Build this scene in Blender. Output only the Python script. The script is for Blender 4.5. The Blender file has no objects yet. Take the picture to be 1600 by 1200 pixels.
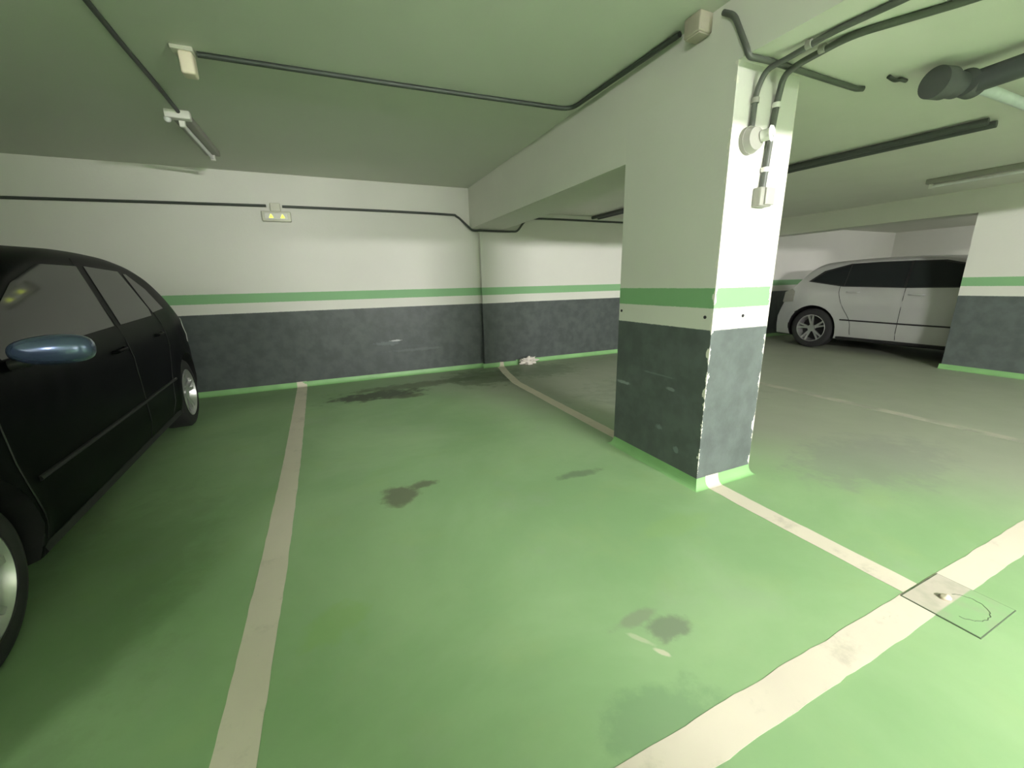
import bpy, bmesh, math, random
from mathutils import Vector, Matrix, noise
random.seed(7)
C = bpy.context.scene.collection
scn = bpy.context.scene
R = math.radians

# ---------------------------------------------------------------- camera
FPX, YAW, PITCH, ROLL, CAMH = 624.14, R(23.648), R(14.123), R(1.269), 1.2
cam_d = bpy.data.cameras.new('camera'); cam = bpy.data.objects.new('camera', cam_d); C.objects.link(cam)
cam_d.sensor_width = 36; cam_d.lens = FPX * 36 / 1600; cam_d.clip_start = 0.02
fw = Vector((math.sin(YAW)*math.cos(PITCH), math.cos(YAW)*math.cos(PITCH), -math.sin(PITCH)))
rt = Vector((math.cos(YAW), -math.sin(YAW), 0)); dn = fw.cross(rt)
r2 = rt*math.cos(ROLL) + dn*math.sin(ROLL); d2 = -rt*math.sin(ROLL) + dn*math.cos(ROLL)
m = Matrix((r2, -d2, -fw)).transposed().to_4x4(); m.translation = (0, 0, CAMH)
cam.matrix_world = m; scn.camera = cam
# ---------------------------------------------------------------- world, exposure, lamps
w = bpy.data.worlds.new('world'); scn.world = w; w.use_nodes = True
w.node_tree.nodes['Background'].inputs[0].default_value = (0.8, 0.9, 0.85, 1)
w.node_tree.nodes['Background'].inputs[1].default_value = 0.02
scn.view_settings.view_transform = 'Standard'; scn.view_settings.look = 'None'
scn.view_settings.exposure = 0.0; scn.view_settings.gamma = 1; scn.view_settings.use_curve_mapping = False

# fluorescent tubes of the aisle behind and beside the camera, plus one added left fill (x, y, tube radiance, colour); their fixtures are built further down
LAMPS = [(2.19, -3.2, 3150, (1.0, .955, .955)),
         (6.4, -3.2, 450, (.98, .96, 1.0)),
         (-3.0, -2.6, 860, (1.0, .955, .955)),  # added fill for the left sides of pillar and beam
         (10.3, 1.6, 300, (1.0, .97, .98))]

# ---------------------------------------------------------------- geometry constants (metres)
W = 5.52; X0, X1, YP, YR = 1.84, 2.286, 1.526, 2.296
ZG, ZM, ZW = 1.153, 1.048, 0.932
ZC, ZC2, ZB = 2.44, 2.175, 1.93

# ---------------------------------------------------------------- material helpers
class NT:
    def __init__(s, name):
        s.m = bpy.data.materials.new(name); s.m.use_nodes = True; s.t = s.m.node_tree
        s.b = s.t.nodes['Principled BSDF']
    def n(s, kind, **kw):
        x = s.t.nodes.new(kind)
        for k, v in kw.items(): setattr(x, k, v)
        return x
    def put(s, sock, v):
        if hasattr(v, 'is_output') or isinstance(v, bpy.types.NodeSocket): s.t.links.new(v, sock)
        else: sock.default_value = v
    def math(s, op, a, b=0.0, c=0.0, clamp=False):
        x = s.n('ShaderNodeMath', operation=op, use_clamp=clamp)
        s.put(x.inputs[0], a); s.put(x.inputs[1], b); s.put(x.inputs[2], c); return x.outputs[0]
    def mix(s, f, a, b):
        x = s.n('ShaderNodeMix', data_type='RGBA')
        s.put(x.inputs[0], f); s.put(x.inputs[6], c4(a)); s.put(x.inputs[7], c4(b)); return x.outputs[2]
    def pos(s):
        g = s.n('ShaderNodeNewGeometry'); x = s.n('ShaderNodeSeparateXYZ'); s.t.links.new(g.outputs['Position'], x.inputs[0])
        return g.outputs['Position'], x.outputs[0], x.outputs[1], x.outputs[2]
    def noise(s, vec, scale, detail=4, rough=.55, dist=0.0):
        x = s.n('ShaderNodeTexNoise'); s.put(x.inputs['Vector'], vec)
        x.inputs['Scale'].default_value = scale; x.inputs['Detail'].default_value = detail
        x.inputs['Roughness'].default_value = rough; x.inputs['Distortion'].default_value = dist
        return x.outputs['Fac']
    def ss(s, v, a, b):      # smoothstep from 0 at a to 1 at b
        x = s.n('ShaderNodeMapRange', interpolation_type='SMOOTHSTEP')
        s.put(x.inputs[0], v); s.put(x.inputs[1], a); s.put(x.inputs[2], b); return x.outputs[0]
    def bump(s, h, st, dist=.01):
        x = s.n('ShaderNodeBump'); x.inputs['Strength'].default_value = st; x.inputs['Distance'].default_value = dist
        s.put(x.inputs['Height'], h); s.t.links.new(x.outputs[0], s.b.inputs['Normal'])
def c4(c): return (c[0], c[1], c[2], 1) if isinstance(c, (tuple, list)) else c
def plain(name, col, rough=.5, metal=0, var=.15, scale=20, coat=0, emit=None, es=0):
    t = NT(name); P, x, y, z = t.pos()
    f = t.noise(P, scale, 3)
    k = t.mix(f, tuple(v*(1-var) for v in col), tuple(min(1, v*(1+var)) for v in col))
    t.put(t.b.inputs['Base Color'], k); t.b.inputs['Roughness'].default_value = rough; t.b.inputs['Metallic'].default_value = metal
    t.b.inputs['Coat Weight'].default_value = coat; t.b.inputs['Coat Roughness'].default_value = .05
    if emit: t.b.inputs['Emission Color'].default_value = c4(emit); t.b.inputs['Emission Strength'].default_value = es
    return t.m
WHITE = (.70, .70, .635); GREEN = (.23, .44, .22); GREY = (.105, .123, .118); FLOORG = (.27, .43, .21)
def ellipse(t, a, b, ca, cb, ra, rb, wob, amt=.6):
    # soft-edged blotch with a ragged border
    da = t.math('DIVIDE', t.math('SUBTRACT', a, ca), ra); db = t.math('DIVIDE', t.math('SUBTRACT', b, cb), rb)
    d = t.math('SQRT', t.math('ADD', t.math('MULTIPLY', da, da), t.math('MULTIPLY', db, db)))
    d = t.math('ADD', d, t.math('MULTIPLY', t.math('SUBTRACT', wob, .5), 2.2))
    return t.math('MULTIPLY', t.math('SUBTRACT', 1.0, t.ss(d, .55, 1.15)), amt)
def wall_paint(name, marks=(), chips=(), axis=0, cove=.06, grey_k=1.0):
    t = NT(name); P, x, y, z = t.pos()
    zn = t.math('ADD', z, t.math('MULTIPLY', t.math('SUBTRACT', t.noise(P, 60, 2), .5), .006))
    gt = lambda v: t.ss(zn, v-.0025, v+.0025)
    big = t.noise(P, 1.3, 5); fine = t.noise(P, 9, 5)
    white = t.mix(big, tuple(v*.93 for v in WHITE), tuple(v*1.05 for v in WHITE))
    grey = t.mix(t.ss(fine, .3, .7), tuple(v*.86*grey_k for v in GREY), tuple(v*1.14*grey_k for v in GREY))
    k = t.mix(gt(cove), FLOORG, grey)
    k = t.mix(gt(ZW), k, white); k = t.mix(gt(ZM), k, GREEN); k = t.mix(gt(ZG), k, white)
    wob = t.noise(P, 22, 5, .6)
    a = (x, y)[axis]
    for (ca, cz, ra, rz, col, amt) in marks:
        k = t.mix(ellipse(t, a, z, ca, cz, ra, rz, wob, amt), k, col)
    for (cx_, cy_) in chips:
        d = t.math('ADD', t.math('ABSOLUTE', t.math('SUBTRACT', x, cx_)), t.math('ABSOLUTE', t.math('SUBTRACT', y, cy_)))
        n1 = t.noise(P, 13, 6, .7)
        e = t.math('LESS_THAN', d, t.math('MULTIPLY', t.ss(n1, .44, .66), .021))
        k = t.mix(e, k, (.78, .76, .68))
    t.put(t.b.inputs['Base Color'], k)
    t.put(t.b.inputs['Roughness'], t.math('ADD', t.math('MULTIPLY', gt(ZW), .2), .42))
    t.b.inputs['Specular IOR Level'].default_value = .25
    t.bump(t.noise(P, 45, 4), .25, .004)
    return t.m
M = {}
M['wall'] = wall_paint('wall_paint', grey_k=.78, marks=[(.73, .49, .075, .012, (.6, .62, .62), .8), (.62, .46, .22, .03, (.16, .19, .2), .5), (1.0, .35, .4, .02, (.14, .17, .17), .4)])  # lower grey darkened on this wall: its shade is put into the paint
M['blocker'] = wall_paint('blocker_paint'); M['wall_x'] = wall_paint('wall_paint_side', axis=1)
M['pillar'] = wall_paint('pillar_paint', axis=1, chips=[(X0, YP), (X1, YP)],
    marks=[(2.22, .50, .07, .012, (.4, .45, .45), .6), (1.78, .55, .035, .010, (.3, .34, .33), .6), (1.85, .28, .03, .02, (.25, .3, .3), .6),
           (1.70, .18, .02, .02, (.25, .3, .3), .6), (1.9, .62, .15, .006, (.2, .24, .24), .5)])
def ceiling_mat():
    t = NT('ceiling_plaster'); P, x, y, z = t.pos()
    k = t.mix(t.noise(P, .8, 5), (.60, .62, .55), (.70, .71, .64))
    t.put(t.b.inputs['Base Color'], k); t.b.inputs['Roughness'].default_value = .9
    t.bump(t.noise(P, 30, 4), .2, .004); return t.m
M['ceiling'] = ceiling_mat(); M['beam'] = plain('beam_plaster', (.70, .70, .63), .85, var=.05, scale=3)
def floor_mat():
    t = NT('floor_coating'); P, x, y, z = t.pos()
    big = t.noise(P, .9, 6, .6, .4); mid = t.noise(P, 3.2, 6, .6)
    k = t.mix(t.ss(big, .35, .65), (.235, .385, .185), (.30, .455, .235))
    k = t.mix(t.math('MULTIPLY', t.ss(mid, .5, .75), .28), k, (.33, .45, .20))
    k = t.mix(t.math('MULTIPLY', t.ss(t.noise(P, 1.7, 7, .65), .52, .72), .35), k, (.30, .38, .26))
    # pale haze painted into the floor colour beyond the pillar
    haze_m = t.math('MULTIPLY', t.ss(t.math('ADD', x, t.math('MULTIPLY', y, .55)), 2.9, 4.4), .88)
    k = t.mix(haze_m, k, (.32, .335, .265))
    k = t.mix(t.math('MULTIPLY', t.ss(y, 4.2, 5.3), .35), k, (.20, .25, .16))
    wob = t.noise(P, 7, 6, .65)
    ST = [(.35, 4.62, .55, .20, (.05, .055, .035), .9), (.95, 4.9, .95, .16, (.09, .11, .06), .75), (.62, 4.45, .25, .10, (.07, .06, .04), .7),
          (.24, 2.22, .13, .12, (.13, .15, .09), .9), (.38, 2.30, .10, .05, (.12, .14, .08), .85), (1.32, 1.99, .15, .05, (.14, .20, .12), .75),
          (.97, .86, .09, .055, (.19, .24, .16), .9), (.88, .93, .12, .03, (.22, .26, .18), .7), (.7, .62, .22, .12, (.17, .28, .15), .6),
          (-.13, 1.38, .14, .10, (.25, .42, .13), .45), (1.45, 1.3, .25, .08, (.27, .43, .16), .35), (1.7, 4.9, .5, .5, (.09, .13, .07), .7),
          (2.6, 4.9, .6, .45, (.12, .17, .10), .6), (-1.0, 2.0, .35, 1.0, (.12, .16, .09), .2), (3.2, 1.3, .7, .35, (.24, .26, .22), .5), (3.4, 3.3, 1.1, .7, (.17, .21, .15), .5)]
    for (cx_, cy_, rx, ry, col, amt) in ST:
        k = t.mix(ellipse(t, x, y, cx_, cy_, rx, ry, wob, amt), k, col)
    # rubbed-through pale scuffs
    for (cx_, cy_, ang, la, lb, amt) in [(.868, .785, -55, .028, .010, .85), (.835, .86, -55, .05, .012, .45)]:
        ca, sa = math.cos(R(ang)), math.sin(R(ang))
        u = t.math('ADD', t.math('MULTIPLY', t.math('SUBTRACT', x, cx_), ca), t.math('MULTIPLY', t.math('SUBTRACT', y, cy_), sa))
        v = t.math('SUBTRACT', t.math('MULTIPLY', t.math('SUBTRACT', y, cy_), ca), t.math('MULTIPLY', t.math('SUBTRACT', x, cx_), sa))
        k = t.mix(ellipse(t, u, v, 0.0, 0.0, la, lb, wob, amt), k, (.62, .60, .46))
    t.put(t.b.inputs['Base Color'], k)
    t.put(t.b.inputs['Roughness'], t.math('ADD', t.math('MULTIPLY', mid, .3), .33))
    t.bump(t.noise(P, 14, 5), .12, .004)
    return t.m
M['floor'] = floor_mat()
def line_mat(name, worn=0.0):
    t = NT(name); P, x, y, z = t.pos()
    k = t.mix(t.noise(P, 2.5, 5), (.60, .545, .45), (.74, .68, .56))
    k = t.mix(t.math('MULTIPLY', t.ss(t.noise(P, 6, 7, .7), .54, .74), .5), k, (.40, .37, .30))
    k = t.mix(t.math('MULTIPLY', t.ss(t.noise(P, 4.3, 8, .75, 1.2), .64, .72), .6), k, (.25, .28, .20))
    if worn: k = t.mix(t.math('ADD', worn, t.math('MULTIPLY', t.ss(t.noise(P, 3, 5), .4, .6), 1-worn)), k, (.32, .335, .265))
    t.put(t.b.inputs['Base Color'], k); t.b.inputs['Roughness'].default_value = .6
    return t.m
M['line'] = line_mat('lane_paint'); M['line_worn'] = line_mat('lane_paint_worn', .7)
M['cove'] = plain('cove_paint', (.24, .47, .19), .45, var=.2, scale=5)
M['conduit'] = plain('conduit_plastic', (.045, .055, .045), .5)
M['conduit2'] = plain('conduit_steel', (.085, .095, .08), .45)
M['beige'] = plain('beige_plastic', (.72, .65, .50), .5, var=.08)
M['tan'] = plain('tan_plastic', (.40, .37, .29), .6, var=.08)
M['cream'] = plain('cream_plastic', (.60, .60, .50), .5, var=.05)
M['offwhite'] = plain('white_plastic', (.72, .72, .66), .4, var=.04)
M['greyplastic'] = plain('grey_plastic', (.30, .30, .26), .5, var=.05)
M['palegrey'] = plain('pale_grey_plastic', (.40, .40, .36), .5, var=.05)
M['clear'] = plain('frosted_lens', (.80, .84, .80), .15, var=.03, coat=.6)
M['tube'] = plain('lamp_tube', (.8, .8, .8), .2)
M['led'] = plain('indicator_led', (.5, .6, .05), .3, emit=(.85, 1.0, .05), es=2.6)
M['darkpvc'] = plain('dark_pvc', (.07, .075, .08), .45)
M['greypvc'] = plain('grey_pvc', (.075, .08, .08), .5)
M['whitepvc'] = plain('white_pvc', (.62, .66, .68), .3)
M['black'] = plain('black_paint', (.003, .0035, .004), .34, coat=.0, var=.3, scale=4)
M['black'].node_tree.nodes['Principled BSDF'].inputs['Specular IOR Level'].default_value = .03
M['silver'] = plain('silver_paint', (.52, .52, .51), .36, metal=.35, coat=.5, var=.05, scale=4)
M['rubber'] = plain('tyre_rubber', (.018, .018, .018), .8)
M['alloy'] = plain('wheel_alloy', (.55, .55, .54), .3, metal=.75, var=.05)
M['cardark'] = plain('car_trim', (.012, .012, .012), .55)
M['carglass'] = plain('car_glass', (.016, .019, .020), .06, coat=.0, var=.1); M['carglass'].node_tree.nodes['Principled BSDF'].inputs['Specular IOR Level'].default_value = .28
M['chrome'] = plain('mirror_shell', (.10, .14, .26), .22, metal=.6, coat=1, var=.05)
M['lamp_red'] = plain('tail_lamp_red', (.25, .02, .02), .2, coat=1)
M['lamp_clear'] = plain('tail_lamp_clear', (.55, .56, .52), .15, coat=1)
M['hole'] = plain('dark_hole', (.02, .02, .02), .9)
M['paper'] = plain('crumpled_paper', (.75, .70, .64), .8, var=.1)
M['metalcover'] = plain('painted_cover', (.52, .50, .40), .55, var=.2, scale=14)
M['groove'] = plain('groove_dirt', (.10, .14, .085), .9)

# ---------------------------------------------------------------- mesh helpers
def obj(name, bm, mat, parent=None, smooth=False, norm=True):
    if norm: bmesh.ops.recalc_face_normals(bm, faces=bm.faces)
    me = bpy.data.meshes.new(name); bm.to_mesh(me); bm.free()
    for mm in (mat if isinstance(mat, list) else [mat]): me.materials.append(mm)
    if smooth:
        for p in me.polygons: p.use_smooth = True
        me.set_sharp_from_angle(angle=R(38))
    o = bpy.data.objects.new(name, me); C.objects.link(o)
    if parent: o.parent = parent
    return o
def tag(o, label, cat, group=None, kind=None):
    if label: o['label'] = label
    if cat: o['category'] = cat
    if group: o['group'] = group
    if kind: o['kind'] = kind
    return o
def empty(name, loc, rz=0):
    o = bpy.data.objects.new(name, None); C.objects.link(o); o.location = loc; o.rotation_euler = (0, 0, rz)
    o.empty_display_size = .1; return o
def struct(o): o['kind'] = 'structure'; return o
def box(bm, a, b, bev=0.0):
    ret = bmesh.ops.create_cube(bm, size=1); vs = ret['verts']
    for v in vs:
        v.co = Vector([(a[i]+b[i])/2 + v.co[i]*(b[i]-a[i]) for i in range(3)])
    if bev:
        es = list({e for v in vs for e in v.link_edges})
        bmesh.ops.bevel(bm, geom=es, offset=bev, segments=3, affect='EDGES', profile=.5)
def boxobj(name, a, b, mat, parent=None, bev=0.0):
    bm = bmesh.new(); box(bm, a, b, bev); return obj(name, bm, mat, parent, smooth=bev > 0)
def cyl(bm, p0, p1, r, seg=24, r1=None):
    p0, p1 = Vector(p0), Vector(p1); d = p1-p0
    mt = Matrix.Translation((p0+p1)/2) @ d.to_track_quat('Z', 'Y').to_matrix().to_4x4()
    bmesh.ops.create_cone(bm, cap_ends=True, segments=seg, radius1=r, radius2=r if r1 is None else r1, depth=d.length, matrix=mt)
def smooth_path(pts, n=6):
    pts = [Vector(p) for p in pts]
    if len(pts) < 3: return pts
    out = []
    for i in range(len(pts)-1):
        p0 = pts[max(i-1, 0)]; p1 = pts[i]; p2 = pts[i+1]; p3 = pts[min(i+2, len(pts)-1)]
        for k in range(n):
            t = k/n
            out.append(.5*((2*p1)+(-p0+p2)*t+(2*p0-5*p1+4*p2-p3)*t*t+(-p0+3*p1-3*p2+p3)*t**3))
    out.append(pts[-1]); return out
def round_path(pts, rad, n=6):
    pts = [Vector(p) for p in pts]; out = [pts[0]]
    for i in range(1, len(pts)-1):
        a, b, c = pts[i-1], pts[i], pts[i+1]
        r = min(rad, (a-b).length*.45, (c-b).length*.45)
        s, e = b+(a-b).normalized()*r, b+(c-b).normalized()*r
        for k in range(n+1):
            t = k/n; out.append((1-t)**2*s + 2*t*(1-t)*b + t*t*e)
    out.append(pts[-1]); return out
def sweep(bm, pts, r, seg=12):
    rings = []; prev = None
    for i, p in enumerate(pts):
        d = (pts[min(i+1, len(pts)-1)] - pts[max(i-1, 0)]).normalized()
        if prev is None:
            u = d.orthogonal().normalized()
        else:
            u = (prev - d*prev.dot(d)).normalized()
        prev = u; v = d.cross(u)
        rings.append([bm.verts.new(p + (u*math.cos(2*math.pi*k/seg) + v*math.sin(2*math.pi*k/seg))*r) for k in range(seg)])
    for a, b in zip(rings, rings[1:]):
        for k in range(seg): bm.faces.new((a[k], a[(k+1) % seg], b[(k+1) % seg], b[k]))
    bm.faces.new(rings[0][::-1]); bm.faces.new(rings[-1])
def cable(name, pts, r, mat, label, cat='cable', wob=0.0):
    if wob:
        pts = [Vector(p) for p in pts]; q = []
        for a, b in zip(pts, pts[1:]):
            n = max(1, int((b-a).length/.35))
            for k in range(n):
                p = a.lerp(b, k/n)
                if q: p = p + Vector((random.uniform(-wob, wob), random.uniform(-wob, wob)*.3, random.uniform(-wob, wob)*.3))
                q.append(p)
        q.append(pts[-1]); pts = smooth_path(q, 4)
    else: pts = [Vector(p) for p in pts]
    bm = bmesh.new(); sweep(bm, pts, r); o = obj(name, bm, mat, smooth=True)
    return tag(o, label, cat)
def clip(parent, c, r, axis, mat, name='clip'):
    bm = bmesh.new(); d = Vector(axis).normalized()*.011
    cyl(bm, Vector(c)-d, Vector(c)+d, r+.005, 16); return obj(name, bm, mat, parent, smooth=True)

# ---------------------------------------------------------------- the setting
XL, XR_, YB = -5.0, 12.5, -5.0
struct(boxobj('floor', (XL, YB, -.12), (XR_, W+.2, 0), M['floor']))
struct(boxobj('wall_back', (XL, W, 0), (XR_, W+.2, 2.6), M['wall']))
struct(boxobj('wall_left', (XL-.2, YB, 0), (XL, W+.2, 2.6), M['wall_x']))
struct(boxobj('wall_right', (XR_, YB, 0), (XR_+.2, W+.2, 2.6), M['wall_x']))
struct(boxobj('wall_front', (XL-.2, YB-.2, 0), (XR_+.2, YB, 2.6), M['wall']))
struct(boxobj('ceiling', (XL, YB, ZC), (X0, W, ZC+.15), M['ceiling']))
# lower slab right of the beam line, its left face is the upper beam side
struct(boxobj('ceiling', (X0, YB, ZC2), (XR_, W, ZC+.15), M['beam']))
struct(boxobj('beam', (X0, YR, ZB), (X1+.02, W, ZC2), M['beam']))
struct(boxobj('pillar', (X0, YP, 0), (X1, YR, ZC2), M['pillar']))
struct(boxobj('pillar', (1.96, W-.07, 0), (2.46, W, ZB), M['wall']))
# unseen beam and pillar added behind the camera to block lamp light
struct(boxobj('beam', (X0+.05, -1.25, 2.015), (XR_, -.85, ZC2), M['beam']))
struct(boxobj('pillar', (.45, -1.3, 0), (1.12, -.85, ZC), M['blocker']))
# far pillar and beam line by the grey car
XF = 7.2
struct(boxobj('beam', (XF, YB, 1.905), (XF+.3, W, ZC2), M['beam']))
struct(boxobj('pillar', (XF, .6, 0), (XF+.2, 2.42, 1.905), M['wall_x']))
# coved skirting: quarter-concave strip along a line on the floor
def cove_strip(name, p0, p1, nrm, mat=M['cove'], h=.062, d=.035, lift=0.0):
    bm = bmesh.new(); p0, p1, nrm = Vector(p0), Vector(p1), Vector(nrm)
    prof = [(0, 0), (0, h)] + [(d*(1-math.cos(t)), h*(1-math.sin(t))) for t in [math.pi/2*k/6 for k in range(0, 7)]]
    prof = [(0, 0), (0.002, h)] + [(.002 + d*(1-math.cos(a)), h*(1-math.sin(a))) for a in [math.pi/2*k/6 for k in range(1, 7)]]
    rows = []
    for p in (p0, p1):
        rows.append([bm.verts.new(p + nrm*(a+lift*(1 if b > 0 or a > 0 else 0)) + Vector((0, 0, b + (lift if a > .002 else 0)))) for a, b in prof])
    n = len(prof)
    for k in range(n): j = (k+1) % n; bm.faces.new((rows[0][k], rows[1][k], rows[1][j], rows[0][j]))
    bm.faces.new(rows[0]); bm.faces.new(rows[1][::-1])
    return obj(name, bm, mat)
struct(cove_strip('baseboard_back', (XL, W, 0), (XR_, W, 0), (0, -1, 0)))
struct(cove_strip('baseboard_back', (1.93, W-.07, 0), (2.49, W-.07, 0), (0, -1, 0)))
def cove_ring(name, x0, y0, x1, y1, mat=M['cove'], h=.062, d=.035):
    bm = bmesh.new(); prof = [(.0005, 0), (.0005, h)] + [(.0005+d*(1-math.cos(a)), h*(1-math.sin(a))) for a in [math.pi/2*k/7 for k in range(1, 8)]]
    rows = [[bm.verts.new((cx_, cy_, b)) for a, b in prof for cx_, cy_ in ((sx*a+px, sy_*a+py),)] for px, py, sx, sy_ in ((x0, y0, -1, -1), (x1, y0, 1, -1), (x1, y1, 1, 1), (x0, y1, -1, 1))]
    n = len(prof)
    for q in range(4):
        for k in range(n): bm.faces.new((rows[q][k], rows[(q+1) % 4][k], rows[(q+1) % 4][(k+1) % n], rows[q][(k+1) % n]))
    return obj(name, bm, mat)
struct(cove_ring('baseboard_pillar', X0, YP, X1, YR))
struct(cove_strip('baseboard_right', (XF, .58, 0), (XF, 2.44, 0), (-1, 0, 0)))

# ---------------------------------------------------------------- painted floor lines
def ribbon(name, pts, wd, mat, label, z0=.0, th=.0012, wob=.003, climb=None, group=None):
    """flat painted strip along a centre line; climb = direction in which its end runs up the cove"""
    P = [Vector((p[0], p[1], 0)) for p in pts]; fine = []
    for a, b in zip(P, P[1:]):
        n = max(1, int((b-a).length/.04))
        fine += [a.lerp(b, k/n) for k in range(n)]
    fine.append(P[-1])
    rows = []
    for i, p in enumerate(fine):
        d = (fine[min(i+1, len(fine)-1)]-fine[max(i-1, 0)]).normalized(); s = Vector((d.y, -d.x, 0))
        w1 = wd/2 + wob*(noise.noise(p*7)+.9*noise.noise(p*38)); w2 = wd/2 + wob*(noise.noise(p*9+Vector((5, 3, 1)))+.6*noise.noise(p*31+Vector((9, 2, 1))))
        rows.append((p+s*w1, p-s*w2, 0.0))
    tops = [(a.copy(), b.copy()) for a, b, _ in rows]
    if climb is not None:
        cd = Vector((climb[0], climb[1], 0)); a, b = tops[-1]
        base_a, base_b = a.copy(), b.copy()
        for ang in [math.pi/2*k/6 for k in range(5, -1, -1)]:
            off = .037-(.002+.035*(1-math.cos(ang))); zz = .062*(1-math.sin(ang))
            tops.append((base_a+cd*off+Vector((0, 0, zz+.002)), base_b+cd*off+Vector((0, 0, zz+.002))))
    bm = bmesh.new(); g = []
    for i, (a, b) in enumerate(tops):
        up = Vector((0, 0, th)); dn_ = Vector((0, 0, 0.0004))
        g.append([bm.verts.new(a+up), bm.verts.new(b+up), bm.verts.new(b+dn_), bm.verts.new(a+dn_)])
    for p, q in zip(g, g[1:]):
        for k in range(4): bm.faces.new((p[k], p[(k+1) % 4], q[(k+1) % 4], q[k]))
    bm.faces.new(g[0]); bm.faces.new(g[-1][::-1])
    return tag(obj(name, bm, mat), label, 'floor line', group)
ribbon('lane_line', [(-.385, .60), (-.375, 1.0), (-.375, 2.0), (-.39, 3.0), (-.42, 4.2), (-.455, W-.037)], .112, M['line'], 'long cream painted line at left, running up to the back wall beside the black car', climb=(0, 1))
ribbon('lane_line', [(1.955, .59), (1.955, 1.25), (1.96, YP-.037)], .105, M['line'], 'short cream painted line from the front of the near pillar to the wide cross line', climb=(0, 1))
ribbon('lane_line', [(1.96, YR+.04), (1.97, 3.3), (1.99, 4.4), (2.10, 5.0), (2.2, W-.107)], .105, M['line'], 'cream painted line behind the near pillar, running to the back wall', climb=(0, 1))
ribbon('lane_line', [(4.5, .60), (4.5, W-.04)], .10, M['line_worn'], 'faint worn painted line on the grey-hazed floor right of the near pillar')
ribbon('cross_line', [(XL+.1, .53), (1.8, .535), (XF+3, .54)], .105, M['line'], 'wide cream painted line crossing the floor diagonally at lower right', wob=.004)

# ---------------------------------------------------------------- floor cover with stub
cov = tag(empty('manhole_cover', (1.87, .37, 0)), 'square painted drain cover set in the floor where the two cream lines meet', 'manhole cover')
def framebm(x0, y0, x1, y1, wd, z0, z1):
    bm = bmesh.new()
    for a, b in (((x0, y0, z0), (x1, y0+wd, z1)), ((x0, y1-wd, z0), (x1, y1, z1)), ((x0, y0+wd, z0), (x0+wd, y1-wd, z1)), ((x1-wd, y0+wd, z0), (x1, y1-wd, z1))): box(bm, a, b)
    return bm
def cover_mat():
    t = NT('cover_paint'); P, x, y, z = t.pos()
    on = t.math('MULTIPLY', t.ss(y, .482, .488), t.math('SUBTRACT', 1.0, t.ss(y, .586, .592)))
    k = t.mix(on, (.26, .42, .21), (.52, .48, .40)); k = t.mix(t.math('MULTIPLY', t.ss(t.noise(P, 9, 5), .45, .65), .4), k, (.3, .32, .23))
    t.put(t.b.inputs['Base Color'], k); t.b.inputs['Roughness'].default_value = .55; return t.m
obj('frame', framebm(0, 0, .28, .215, .0035, .0005, .0036), M['groove'], cov)
boxobj('plate', (.0035, .0035, .0005), (.2765, .2115, .0046), cover_mat(), cov)
bm = bmesh.new(); cc = Vector((.135, .085, .0048))
sweep(bm, [cc+Vector((math.cos(R(a))*.078*(1+.03*math.sin(a*.23)), math.sin(R(a))*.06*(1+.04*math.sin(a*.31)), 0)) for a in range(-170, 62, 6)], .0012, 6)
obj('ring_groove', bm, M['groove'], cov)
bm = bmesh.new(); bmesh.ops.create_icosphere(bm, subdivisions=3, radius=1)
for v in bm.verts:
    q = v.co.copy(); f = 1+.22*noise.noise(q*1.6)
    v.co = Vector((q.x*.019*f, q.y*.015*f, max(q.z, -.35)*.011*f))
o = obj('pebble', bm, M['beige'], smooth=True); o.location = (2.0, .505, .0088); tag(o, 'small pale lump lying on the square drain cover', 'pebble')

# ---------------------------------------------------------------- screws in the white band of the pillar
for i, (a, b, lab) in enumerate([((X0, 2.27, 1.0), (-1, 0, 0), 'dark wall plug at the far end of the shaded pillar side'),
                     ((X0, 1.575, 1.0), (-1, 0, 0), 'dark wall plug in the shaded pillar side near its front corner'),
                     ((2.07, YP, 1.0), (0, -1, 0), 'dark wall plug in the bright front face of the pillar')]):
    bm = bmesh.new(); a, b = Vector(a), Vector(b); cyl(bm, a-b*.002, a+b*.003, .009, 16); cyl(bm, a+b*.003, a+b*.006, .0045, 12)
    tag(obj('wall_plug', bm, M['hole'], smooth=True), lab, 'wall plug')

# ---------------------------------------------------------------- conduits
cable('ceiling_cable', [(-.80, -.5, ZC-.013), (-.81, 2.6, ZC-.013), (-.83, 3.88, ZC-.013)], .013, M['conduit'], 'dark straight conduit on the left ceiling leading to the unlit lamp', wob=.004)
cable('ceiling_conduit', round_path([(-.50, 2.965, ZC-.014), (.46, 2.93, ZC-.014), (1.77, 2.86, ZC-.014), (1.80, 1.86, ZC-.016)], .10), .014, M['conduit'], 'dark conduit crossing the ceiling from the beige box, then following the beam')
bx = tag(empty('junction_box', (1.80, 1.74, ZC)), 'beige junction box in the corner of ceiling and beam above the near pillar', 'junction box')
boxobj('body', (-.045, -.05, -.085), (.04, .05, 0), M['tan'], bx, .008); boxobj('lid', (-.038, -.043, -.092), (.033, .043, -.084), M['tan'], bx, .003)
dt = tag(empty('detector_box', (-.56, 2.965, ZC)), 'beige box hanging from the left ceiling at the end of the dark conduit', 'sensor box')
boxobj('base_plate', (-.05, -.045, -.02), (.05, .045, 0), M['cream'], dt, .004); boxobj('housing', (-.02, -.04, -.125), (.045, .04, -.018), M['beige'], dt, .012)
rr = .0125
cable('beam_conduit', round_path([(1.825, 1.62, 2.40), (1.825, 1.56, 2.36), (1.825, 1.48, 2.20), (1.835, 1.47, 2.160), (1.95, 1.46, 2.160), (2.2, 1.465, 2.160), (2.68, 1.475, 2.160), (2.71, 1.46, 2.16)], .05), rr, M['conduit2'], 'dark conduit bending off the beam side and crossing above the pillar top')
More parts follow.
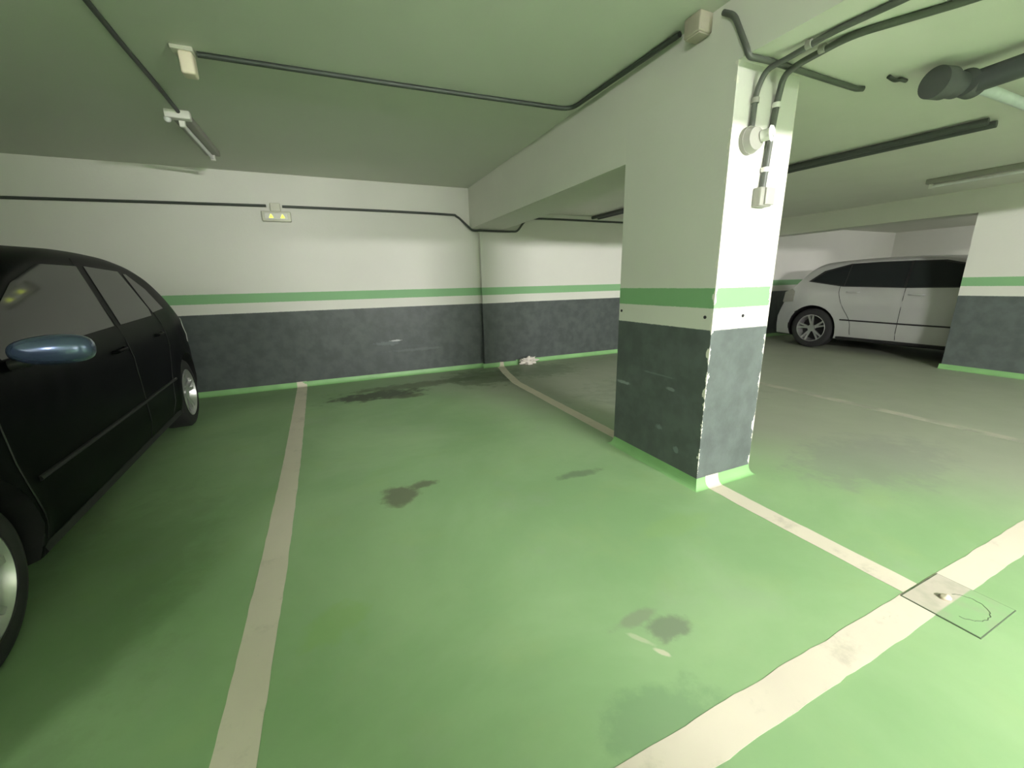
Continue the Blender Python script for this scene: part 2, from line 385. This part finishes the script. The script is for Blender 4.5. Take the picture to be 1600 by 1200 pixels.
ca = cable('pillar_conduit', round_path([(1.955, YP-.016, 1.90), (1.96, YP-.016, 2.06), (1.965, 1.475, 2.135), (1.975, 1.40, 2.140), (1.985, 1.22, ZC2-.014), (2.01, 1.0, ZC2-.014), (2.06, .3, ZC2-.014), (2.08, -.7, ZC2-.014)], .06), rr, M['conduit2'], 'left of the two dark conduits, dropping down the pillar to the round box')
cb = cable('pillar_conduit', round_path([(2.083, YP-.016, 1.64), (2.10, YP-.016, 1.9), (2.115, YP-.016, 2.04), (2.09, 1.475, 2.13), (2.07, 1.40, 2.140), (2.085, 1.2, ZC2-.014), (2.25, .90, ZC2-.014), (2.45, .3, ZC2-.014), (2.5, -.7, ZC2-.014)], .07), rr+.002, M['conduit2'], 'right of the two dark conduits, dropping down the pillar to the square box')
clip(ca, (1.959, YP-.016, 2.02), rr, (0, 0, 1), M['greyplastic']); clip(cb, (2.112, YP-.016, 2.02), rr+.002, (0, 0, 1), M['offwhite']); clip(cb, (2.087, YP-.016, 1.73), rr+.002, (0, 0, 1), M['offwhite'])
clip(ca, (1.98, 1.3, ZC2-.02), rr, (0, 1, 0), M['greyplastic']); clip(cb, (2.07, 1.3, ZC2-.02), rr, (0, 1, 0), M['greyplastic'])
# round box with small glass eye
rb = tag(empty('round_box', (1.955, YP, 1.85)), 'round cream wall box with a small clear round eye, high on the bright pillar face', 'wall lamp')
bm = bmesh.new(); cyl(bm, (0, 0, 0), (0, -.022, 0), .062, 40); cyl(bm, (0, -.022, 0), (0, -.05, 0), .060, 40, .05)
obj('housing', bm, M['greyplastic'], rb, smooth=True)  # cream housing greyed: front shade put into its plastic colour
bm = bmesh.new(); cyl(bm, (.035, -.046, .012), (.05, -.085, .016), .026, 32); e1 = obj('eye_ring', bm, M['offwhite'], rb, smooth=True)
bm = bmesh.new(); cyl(bm, (.05, -.0845, .016), (.0525, -.092, .0165), .036, 32, .032); obj('lens', bm, M['clear'], rb, smooth=True)
bm = bmesh.new(); cyl(bm, (.0525, -.092, .0165), (.054, -.096, .017), .018, 24); obj('lens_cap', bm, M['tube'], rb, smooth=True)
sb = tag(empty('switch_box', (2.085, YP, 1.60)), 'square cream junction box under the right conduit on the bright pillar face', 'junction box')
boxobj('body', (-.048, -.045, -.045), (.042, 0, .045), M['greyplastic'], sb, .006); boxobj('lid', (-.020, -.055, -.038), (.048, -.043, .042), M['palegrey'], sb, .004)  # cream box greyed alike, shade of its front is in the colours
# wall conduit and emergency lamp
zc = 2.105
cable('wall_conduit', [(XL+.2, W-.016, 2.06), (-2.66, W-.016, 2.063), (-1.5, W-.016, 2.085), (-.54, W-.016, 2.10)], .014, M['conduit'], 'thin dark conduit on the white back wall left of the emergency lamp')
cable('wall_conduit', smooth_path([(-.38, W-.016, 2.10), (.6, W-.016, 2.105), (1.52, W-.016, 2.10), (1.66, W-.018, 2.08), (1.79, W-.04, 1.97), (1.86, W-.07, 1.908), (1.98, W-.09, 1.905), (2.2, W-.088, 1.903), (2.42, W-.088, 1.905), (2.53, W-.06, 1.925), (2.66, W-.018, 2.05), (2.8, W-.016, 2.10), (4.4, W-.016, 2.105), (8.5, W-.016, 2.1)], 6), .014, M['conduit'], 'thin dark conduit right of the emergency lamp, dipping under the beam on the back wall')
el = tag(empty('emergency_lamp', (-.45, W, 1.99)), 'slim cream emergency lamp with two glowing yellow arrow lights on the back wall', 'emergency light')
boxobj('housing', (-.145, -.045, -.055), (.145, 0, .055), M['cream'], el, .012)
boxobj('diffuser', (-.115, -.056, -.035), (.115, -.044, .035), M['offwhite'], el, .005)
boxobj('junction_cap', (-.05, -.05, .052), (.05, 0, .14), M['cream'], el, .010)
for dx in (-.052, .062):
    bm = bmesh.new(); pr = [(-.021, -.018), (.021, -.018), (0, .021)]
    a = [bm.verts.new((dx+p, -.060, q)) for p, q in pr]; b = [bm.verts.new((dx+p, -.055, q)) for p, q in pr]
    bm.faces.new(a); bm.faces.new(b[::-1])
    for i in range(3): bm.faces.new((a[i], b[i], b[(i+1) % 3], a[(i+1) % 3]))
    obj('arrow_light', bm, M['led'], el)

# ---------------------------------------------------------------- fluorescent fixtures
def batten(name, x, y0, y1, z, label, on=False, wd=.07, rz=0.0):
    o = tag(empty(name, (x, y0, z), rz), label, 'ceiling lamp', )
    L = y1-y0
    boxobj('body', (-wd/2, 0, -.05), (wd/2, L, 0), M['offwhite'] if on else M['greyplastic'], o, .008)
    bm = bmesh.new(); cyl(bm, (0, .05, -.075), (0, L-.05, -.075), .014, 20); obj('tube', bm, M['tube'], o, smooth=True)
    for yy in (.02, L-.05): boxobj('tube_holder', (-.018, yy, -.095), (.018, yy+.03, -.048), M['offwhite'], o, .004)
    return o
for (lx, ly, rad, lc), where in zip(LAMPS, ('behind the camera in line with the near pillar', 'further right in the aisle', 'far left, added as fill light', 'beyond the silver car')):
    o = tag(empty('fluorescent_lamp', (lx, ly, ZC2 if lx > X0 else ZC-.004), math.pi/2 if lx < 0 else 0), 'lit fluorescent lamp on the ceiling %s' % where, 'ceiling lamp')
    rw = .22 if lx < 0 else .04  # wide body on the added fill holds its light off the ceiling
    boxobj('body', (-.62, -rw, -.04), (.62, rw, 0), M['offwhite'], o, .006)
    tm = plain('lit_tube', (.9, .9, .9), .3, emit=lc, es=rad)
    bm = bmesh.new(); cyl(bm, (-.56, 0, -.085), (.56, 0, -.085), .018, 20); obj('tube', bm, tm, o, smooth=True)
    for xx in (-.59, .565): boxobj('tube_holder', (xx, -.02, -.11), (xx+.025, .02, -.038), M['offwhite'], o, .004)
f1 = batten('fluorescent_lamp', -.83, 3.9, 4.82, ZC, 'unlit fluorescent lamp at the end of the left ceiling conduit', wd=.11)
bm = bmesh.new(); bmesh.ops.create_uvsphere(bm, u_segments=20, v_segments=12, radius=.022)
for v in bm.verts: v.co += Vector((-.075, .0, -.06))
obj('starter', bm, M['tube'], f1, smooth=True); boxobj('end_bracket', (-.085, -.03, -.055), (.065, .03, 0), M['offwhite'], f1, .008)
batten('fluorescent_lamp', 5.97, 1.2, 2.45, ZC2, 'unlit fluorescent lamp on the far right ceiling near the far pillar', wd=.09)

# pipes on the right ceiling
cable('ceiling_pipe', [(3.80, W-.05, ZC2-.03), (3.86, 2.57, ZC2-.03), (4.0, 1.40, ZC2-.03)], .022, M['greypvc'], 'left of the twin grey pipes along the right ceiling', 'pipe')
cable('ceiling_pipe', [(3.91, W-.05, ZC2-.03), (3.97, 2.57, ZC2-.03), (4.12, 1.40, ZC2-.03)], .022, M['greypvc'], 'right of the twin grey pipes along the right ceiling', 'pipe')
cable('cable_stub', smooth_path([(2.68, 1.34, ZC2-.012), (2.73, 1.335, ZC2-.022), (2.78, 1.335, ZC2-.012), (2.84, 1.34, ZC2-.006)], 5), .009, M['conduit'], 'short dark cable stub on the right ceiling beside the drain pipe')
dp = tag(empty('drain_pipe', (2.80, 1.14, 2.08)), 'dark drain pipe with round end cap and pale branch under the top right ceiling', 'pipe')
bm = bmesh.new(); sweep(bm, [Vector(p) for p in round_path([(.05, .02, 0), (.12, .00, 0), (.10, -.45, .01), (.10, -1.75, .01)], .10, 8)], .048, 28); obj('main_pipe', bm, M['darkpvc'], dp, smooth=True)
bm = bmesh.new(); cyl(bm, (-.07, .035, 0), (.0, .02, 0), .066, 36); cyl(bm, (0, .02, 0), (.08, .01, 0), .055, 36); obj('end_cap', bm, M['greypvc'], dp, smooth=True)
bm = bmesh.new(); cyl(bm, (.07, -.02, 0), (.16, -.02, 0), .056, 32); obj('tee', bm, M['greypvc'], dp, smooth=True)
bm = bmesh.new(); sweep(bm, [Vector((.14, -.03, -.01)), Vector((.3, -.03, -.005)), Vector((1.6, -.02, 0))], .024, 20); obj('branch_pipe', bm, M['whitepvc'], dp, smooth=True)

# crumpled paper at the back wall pillar
bm = bmesh.new(); bmesh.ops.create_icosphere(bm, subdivisions=4, radius=1)
for v in bm.verts:
    q = v.co.copy(); f = 1+.7*noise.noise(q*2.4+Vector((3, 1, 2)))+.25*noise.noise(q*7)
    v.co = Vector((q.x*.13*f, q.y*.06*f, max(q.z*.06*f+.045, 0.001)))
o = obj('crumpled_paper', bm, M['paper']); o.location = (2.64, 5.38, 0); tag(o, 'crumpled pale paper lying on the floor at the foot of the back wall', 'litter')

# ---------------------------------------------------------------- cars
def interp(tab, u):
    if u <= tab[0][0]: return tab[0][1]
    for i in range(len(tab)-1):
        (a, za), (b, zb) = tab[i], tab[i+1]
        if u <= b:
            m0 = (zb-za)/(b-a)*(b-a)
            def sl(k):
                if k <= 0 or k >= len(tab)-1: return None
                return (tab[k+1][1]-tab[k-1][1])/(tab[k+1][0]-tab[k-1][0])
            s0, s1 = sl(i), sl(i+1); base = (zb-za)/(b-a); s0 = base if s0 is None else s0; s1 = base if s1 is None else s1
            t = (u-a)/(b-a); h = b-a
            return (2*t**3-3*t*t+1)*za+(t**3-2*t*t+t)*h*s0+(-2*t**3+3*t*t)*zb+(t**3-t*t)*h*s1
    return tab[-1][1]
class Car:
    def __init__(s, L, Wd, top, wf, wr, wheel_r, side_win, belt, zlow=.2, lean=.42):
        s.L, s.Wd, s.top, s.wf, s.wr, s.wrad, s.side_win, s.belt, s.zlow, s.lean = L, Wd, top, wf, wr, wheel_r, side_win, belt, zlow, lean
    def plan(s, u):
        k = 1.0
        if u < .8: k -= .16*(1-u/.8)**2.2
        if u > s.L-.7: k -= .11*((u-s.L+.7)/.7)**2.2
        return k
    def hw(s, u, z):
        p = 1.0
        if z < .35: p = .955+.045*(max(z-s.zlow, 0)/(.35-s.zlow))
        elif z < .62: p = 1.0
        elif z < s.belt: p = 1-.03*((z-.62)/(s.belt-.62))**1.5
        else: p = .97-(z-s.belt)*s.lean
        # crease under the belt line and arch flare
        p += .008*math.exp(-((z-.80)/.03)**2)
        for wu in (s.wf, s.wr):
            d = math.hypot(u-wu, z-s.wrad); p += .012*math.exp(-((d-s.wrad-.06)/.05)**2)
        return s.Wd/2*p*s.plan(u)
    def section(s, u):
        zt = interp(s.top, u); r = min(.10, (zt-s.zlow)*.25); zs = zt-r
        pts = [(0, s.zlow-.03), (s.hw(u, s.zlow)*.88, s.zlow-.03)]
        N = 16
        for k in range(N+1):
            z = s.zlow+(zs-s.zlow)*k/N; pts.append((s.hw(u, z), z))
        h0 = s.hw(u, zs); rx = .15
        for a in (15, 32, 50, 70, 90):
            pts.append((h0-.012*math.sin(R(a))-rx*(1-math.cos(R(a))), zs+r*.78*math.sin(R(a))))
        xe = pts[-1][0]
        for k in (1, 2, 3):
            t = k/3; pts.append((xe*(1-t), zt-r*.22*(1-t)**2))
        return pts
    def topz(s, u, x):
        sec = s.section(u); xe = sec[-4][0]; zt = interp(s.top, u); r = min(.10, (zt-s.zlow)*.25)
        t = 1-min(abs(x)/xe, 1); return zt-r*.22*(1-t)**2
    def body(s, mat, root):
        bm = bmesh.new(); NS = 90; rows = []
        for i in range(NS+1):
            u = s.L*(.5-.5*math.cos(math.pi*i/NS)) if False else s.L*i/NS
            sec = s.section(u)
            ring = [(x, z) for x, z in sec] + [(-x, z) for x, z in sec[-2:0:-1]]
            # round the two ends in plan: centre bulges outwards
            row = []
            for x, z in ring:
                yy = u
                q = 1-(abs(x)/(s.Wd/2))**2
                if u < .5: yy -= .10*q*(1-u/.5)**2
                if u > s.L-.5: yy += .07*q*((u-s.L+.5)/.5)**2
                row.append(bm.verts.new((x, yy, z)))
            rows.append(row)
        n = len(rows[0])
        for a, b in zip(rows, rows[1:]):
            for k in range(n): bm.faces.new((a[k], a[(k+1) % n], b[(k+1) % n], b[k]))
        bm.faces.new(rows[0][::-1]); bm.faces.new(rows[-1])
        o = obj('body', bm, [mat, M['cardark']], root)
        # wheel wells
        cb_ = bmesh.new()
        for wu in (s.wf, s.wr):
            for sd in (-1, 1): cyl(cb_, (sd*(s.Wd/2-.27), wu, s.wrad), (sd*(s.Wd/2+.2), wu, s.wrad), s.wrad+.055, 48)
        cut = obj('cutter', cb_, M['cardark'], root)
        md = o.modifiers.new('wells', 'BOOLEAN'); md.object = cut; md.operation = 'DIFFERENCE'; md.solver = 'EXACT'
        bpy.context.view_layer.update()
        me = bpy.data.meshes.new_from_object(o.evaluated_get(bpy.context.evaluated_depsgraph_get()))
        o.modifiers.clear(); o.data = me; bpy.data.objects.remove(cut)
        if len(me.materials) < 2: me.materials.append(M['cardark'])
        for p in me.polygons:
            c = p.center; dark = False
            for wu in (s.wf, s.wr):
                if math.hypot(c.y-wu, c.z-s.wrad) < s.wrad+.0575 and abs(c.x) < s.Wd/2-.01: dark = True
            p.material_index = 1 if dark or c.z < s.zlow-.01 else 0
            p.use_smooth = True
        me.set_sharp_from_angle(angle=R(40))
        return o
    def side_patch(s, name, poly, mat, root, sd, off=.004, th=.006, parent=None):
        """closed outline in (u, z) laid on the body side"""
        bm = bmesh.new(); vs = [bm.verts.new((0, u, z)) for u, z in poly]; f = bm.faces.new(vs)
        bmesh.ops.triangulate(bm, faces=[f])
        us = [p[0] for p in poly]; zs = [p[1] for p in poly]
        for k in range(1, 14):
            u = min(us)+(max(us)-min(us))*k/14
            bmesh.ops.bisect_plane(bm, geom=bm.verts[:]+bm.edges[:]+bm.faces[:], plane_co=(0, u, 0), plane_no=(0, 1, 0))
        for k in range(1, 8):
            z = min(zs)+(max(zs)-min(zs))*k/8
            bmesh.ops.bisect_plane(bm, geom=bm.verts[:]+bm.edges[:]+bm.faces[:], plane_co=(0, 0, z), plane_no=(0, 0, 1))
        for v in bm.verts: v.co.x = sd*(s.hw(v.co.y, v.co.z)+off)
        ext = bmesh.ops.extrude_face_region(bm, geom=bm.faces[:])
        for g in ext['geom']:
            if isinstance(g, bmesh.types.BMVert): g.co.x -= sd*th
        return obj(name, bm, mat, parent or root, smooth=True)
    def strip(s, name, path, wd, mat, root, sd, off=.002):
        P = smooth_path([Vector((0, a, b)) for a, b in path], 5); bm = bmesh.new()
        q = [Vector((sd*(s.hw(p.y, p.z)+off), p.y, p.z)) for p in P]; sweep(bm, q, wd, 6); return obj(name, bm, mat, root, smooth=True)
    def top_patch(s, name, u0, u1, inset, mat, root, off=.005, nx=14, nu=12, taper=0.0):
        bm = bmesh.new(); g = []
        for i in range(nu+1):
            u = u0+(u1-u0)*i/nu; xe = s.section(u)[-4][0]-inset+taper*i/nu; row = []
            for k in range(nx+1):
                x = -xe+2*xe*k/nx; q = 1-(abs(x)/(s.Wd/2))**2; yy = u
                if u < .5: yy -= .10*q*(1-u/.5)**2
                if u > s.L-.5: yy += .07*q*((u-s.L+.5)/.5)**2
                row.append(bm.verts.new((x, yy, s.topz(u, x)+off)))
            g.append(row)
        for a, b in zip(g, g[1:]):
            for k in range(nx): bm.faces.new((a[k], a[k+1], b[k+1], b[k]))
        ext = bmesh.ops.extrude_face_region(bm, geom=bm.faces[:])
        for e in ext['geom']:
            if isinstance(e, bmesh.types.BMVert): e.co.z -= .012
        return obj(name, bm, mat, root, smooth=True)
    def wheel(s, root, sd, wu, spokes=5):
        r = s.wrad; xo = sd*(s.Wd/2-.02); xi = sd*(s.Wd/2-.22)
        def lathe(prof, mat, name, par):
            bm = bmesh.new(); n = 56; rg = []
            for (dx, rad) in prof: rg.append([bm.verts.new((xo-sd*dx, wu+rad*math.cos(2*math.pi*k/n), r+rad*math.sin(2*math.pi*k/n))) for k in range(n)])
            for a, b in zip(rg, rg[1:]+rg[:1]):
                for k in range(n): bm.faces.new((a[k], a[(k+1) % n], b[(k+1) % n], b[k]))
            return obj(name, bm, mat, par, smooth=True)
        t = lathe([(.012, r*.66), (0, r*.70), (.0, r*.84), (.012, r*.95), (.03, r*.995), (.17, r*.995), (.19, r*.94), (.2, r*.7), (.19, r*.64), (.05, r*.62)], M['rubber'], 'wheel', root)
        lathe([(.004, r*.69), (.0, r*.66), (.03, r*.62), (.16, r*.58), (.165, r*.60), (.02, r*.68)], M['alloy'], 'rim', t)
        bm = bmesh.new()
        for k in range(spokes):
            for w_ in (-.17, .17):
                a = 2*math.pi*(k+.15)/spokes+w_; d = Vector((0, math.cos(a), math.sin(a))); e = Vector((0, -math.sin(a), math.cos(a)))
                a2 = 2*math.pi*(k+.15)/spokes; d0 = Vector((0, math.cos(a2), math.sin(a2)))
                p0 = Vector((xo-sd*.035, wu, r))+d0*r*.10; p1 = Vector((xo-sd*.014, wu, r))+d*r*.64
                wv = e*.013; q = []
                for p, ww in ((p0, 1.35), (p1, 1.0)):
                    for sx in (0, 1): q += [p-wv*ww-Vector((sd*.02*sx, 0, 0)), p+wv*ww-Vector((sd*.02*sx, 0, 0))]
                v = [bm.verts.new(c) for c in q]
                for f in ((0, 1, 5, 4), (2, 3, 7, 6), (0, 2, 6, 4), (1, 3, 7, 5), (0, 1, 3, 2), (4, 5, 7, 6)): bm.faces.new([v[i] for i in f])
        cyl(bm, (xo-sd*.055, wu, r), (xo-sd*.02, wu, r), r*.17, 28)
        obj('spokes', bm, M['alloy'], t)
        bm = bmesh.new(); cyl(bm, (xo-sd*.16, wu, r), (xo-sd*.12, wu, r), r*.58, 40); obj('brake_disc', bm, M['cardark'], t)
        return t
def make_car(name, car, paint, label, loc, rz, mirror_mat, tail='clear', mout=.135, doors=None, handles=(), rear_glass=None, front_glass=None, detail=True):
    root = tag(empty(name, loc, rz), label, 'car')
    car.body(paint, root)
    for sd in (-1, 1):
        if getattr(car, 'trim', None): car.side_patch('window_trim', car.trim, M['cardark'], root, sd, .0015)
        for wn in car.side_win: car.side_patch('side_window', wn, M['carglass'], root, sd)
        if detail:
            for dseam in doors or (): car.strip('door_seam', dseam, .0035, M['cardark'], root, sd, .0005)
            for (hu, hz) in handles:
                bm = bmesh.new(); x = sd*(car.hw(hu, hz)+.018); pts = round_path([(x-sd*.022, hu-.085, hz), (x, hu-.07, hz), (x, hu+.07, hz+.004), (x-sd*.022, hu+.085, hz+.004)], .02, 4); sweep(bm, pts, .011, 10)
                obj('door_handle', bm, paint, root, smooth=True)
            car.strip('side_moulding', [(car.wf+car.wrad+.12, .50), ((car.wf+car.wr)/2, .50), (car.wr-car.wrad-.1, .51)], .012, M['cardark'], root, sd, .0)
            # rocker sill
            car.strip('sill', [(car.wf+car.wrad+.07, car.zlow+.02), (car.wr-car.wrad-.07, car.zlow+.02)], .03, M['cardark'], root, sd, -.02)
            # mirror
            mu = car.side_win[0][0][0]+.20; x0 = sd*(car.hw(mu, car.belt+.02)); bm = bmesh.new()
            bmesh.ops.create_uvsphere(bm, u_segments=28, v_segments=18, radius=1)
            for v in bm.verts:
                q = v.co; sx = q.x*.125; k_ = (1-abs(q.x)**3)**.33/max((1-q.x*q.x)**.5, .02) if abs(q.x) < .999 else 1; k_ *= 1-.22*max(-sd*q.x, 0)
                v.co = Vector((x0+sd*mout+sx*(mout/.135), mu-.01+q.y*k_*(.055 if q.y < 0 else .045), car.belt+.055+q.z*k_*.060))
            mo = obj('side_mirror', bm, mirror_mat, root, smooth=True)
            bm = bmesh.new(); sweep(bm, [Vector((x0-sd*.02, mu, car.belt)), Vector((x0+sd*.05, mu, car.belt+.015)), Vector((x0+sd*.09, mu, car.belt+.03))], .022, 12); obj('mirror_arm', bm, M['cardark'], mo, smooth=True)
            bm = bmesh.new(); cyl(bm, (x0+sd*.14, mu+.033, car.belt+.055), (x0+sd*.14, mu+.038, car.belt+.055), .055, 28)
            for v in bm.verts: v.co.x = x0+sd*.14+(v.co.x-x0-sd*.14)*1.5
            obj('mirror_glass', bm, M['clear'], mo)
        Lc = car.L; zb = car.belt
        tl = [(Lc-.27, zb-.20), (Lc-.06, zb-.22), (Lc-.07, zb-.04), (Lc-.20, zb+.02), (Lc-.26, zb-.02)]
        car.side_patch('tail_lamp', tl, M['lamp_red'] if tail == 'red' else M['greyplastic'] if tail == 'grey' else M['lamp_clear'], root, sd, .006)
        car.side_patch('head_lamp', [(.06, .56), (.38, .64), (.42, .72), (.30, .75), (.08, .66)], M['lamp_clear'], root, sd, .004)
        for wu in (car.wf, car.wr): car.wheel(root, sd, wu)
    if rear_glass: car.top_patch('rear_window', rear_glass[0], rear_glass[1], .05, M['carglass'], root)
    if front_glass: car.top_patch('windscreen', front_glass[0], front_glass[1], .03, M['carglass'], root, taper=-.02)
    boxobj('front_grille', (-.38, -.115, .48), (.38, -.05, .60), M['cardark'], root, .02)
    return root
# black hatchback on the left
hatch = Car(4.20, 1.70, [(0, .60), (.06, .70), (.25, .82), (.6, .92), (.98, .985), (1.38, 1.18), (1.80, 1.385), (2.25, 1.465), (2.8, 1.485), (3.25, 1.46), (3.56, 1.38), (3.80, 1.23), (3.98, 1.06), (4.09, .93), (4.15, .78), (4.20, .60)],
            .80, 3.58, .305,
            [[(1.14, .955), (2.42, 1.0), (2.50, 1.355), (2.08, 1.35), (1.74, 1.25), (1.42, 1.10)],
             [(2.52, 1.0), (3.16, 1.02), (3.20, 1.07), (3.10, 1.345), (2.60, 1.36)],
             [(3.23, 1.04), (3.54, 1.06), (3.42, 1.22), (3.22, 1.33), (3.17, 1.33)]], .93)
bl_ang = math.atan2(.15, 2.78)
# side face at the front wheel hub stands at (-1.10, 1.63)
hx, hy = .85, .80
ox = -1.10-(hx*math.cos(bl_ang)-hy*math.sin(bl_ang)); oy = 1.63-(hx*math.sin(bl_ang)+hy*math.cos(bl_ang))
make_car('hatchback_car', hatch, M['black'], 'black hatchback parked at the left edge, blue-grey mirror and silver rear wheel showing', (ox, oy, 0), bl_ang, M['chrome'],
         doors=[[(1.14, .93), (1.13, .6), (1.2, .26)], [(2.50, 1.40), (2.46, 1.0), (2.46, .5), (2.48, .24)], [(3.20, 1.3), (3.26, 1.0), (3.23, .78), (3.10, .55), (3.02, .26)]],
         handles=[(2.30, .86), (3.08, .88)], rear_glass=(3.54, 3.96), front_glass=(1.03, 1.76))
# silver car beyond the near pillar
suv = Car(4.25, 1.82, [(0, .62), (.06, .76), (.3, .88), (.7, .98), (1.1, 1.06), (1.55, 1.27), (1.95, 1.42), (2.4, 1.475), (3.0, 1.48), (3.45, 1.46), (3.68, 1.425), (3.84, 1.32), (3.98, 1.15), (4.10, .97), (4.18, .80), (4.25, .60)],
          .85, 3.62, .335,
          [[(1.25, 1.04), (2.44, 1.03), (2.46, 1.385), (2.15, 1.375), (1.85, 1.30), (1.55, 1.18)],
           [(2.47, 1.03), (3.22, 1.05), (3.22, 1.375), (2.85, 1.39), (2.49, 1.387)],
           [(3.235, 1.05), (3.74, 1.13), (3.56, 1.27), (3.235, 1.372)]], .98)
suv.trim = [(1.20, 1.025), (2.45, 1.015), (3.25, 1.035), (3.80, 1.12), (3.60, 1.29), (3.24, 1.39), (2.85, 1.402), (2.46, 1.398), (2.12, 1.39), (1.82, 1.315), (1.52, 1.19)]
sy = 4.29-3.62
make_car('estate_car', suv, M['silver'], 'silver car with dark windows parked beyond the near pillar, partly behind the far pillar', (7.56+.91, sy, 0), 0, M['silver'], mout=.09,
         doors=[[(2.46, 1.40), (2.44, 1.0), (2.44, .26)], [(3.22, 1.3), (3.28, 1.0), (3.2, .75), (3.05, .5), (3.02, .28)]], handles=[(2.30, .92), (3.08, .95)], rear_glass=(3.80, 4.06), front_glass=(1.15, 1.92), tail='grey')
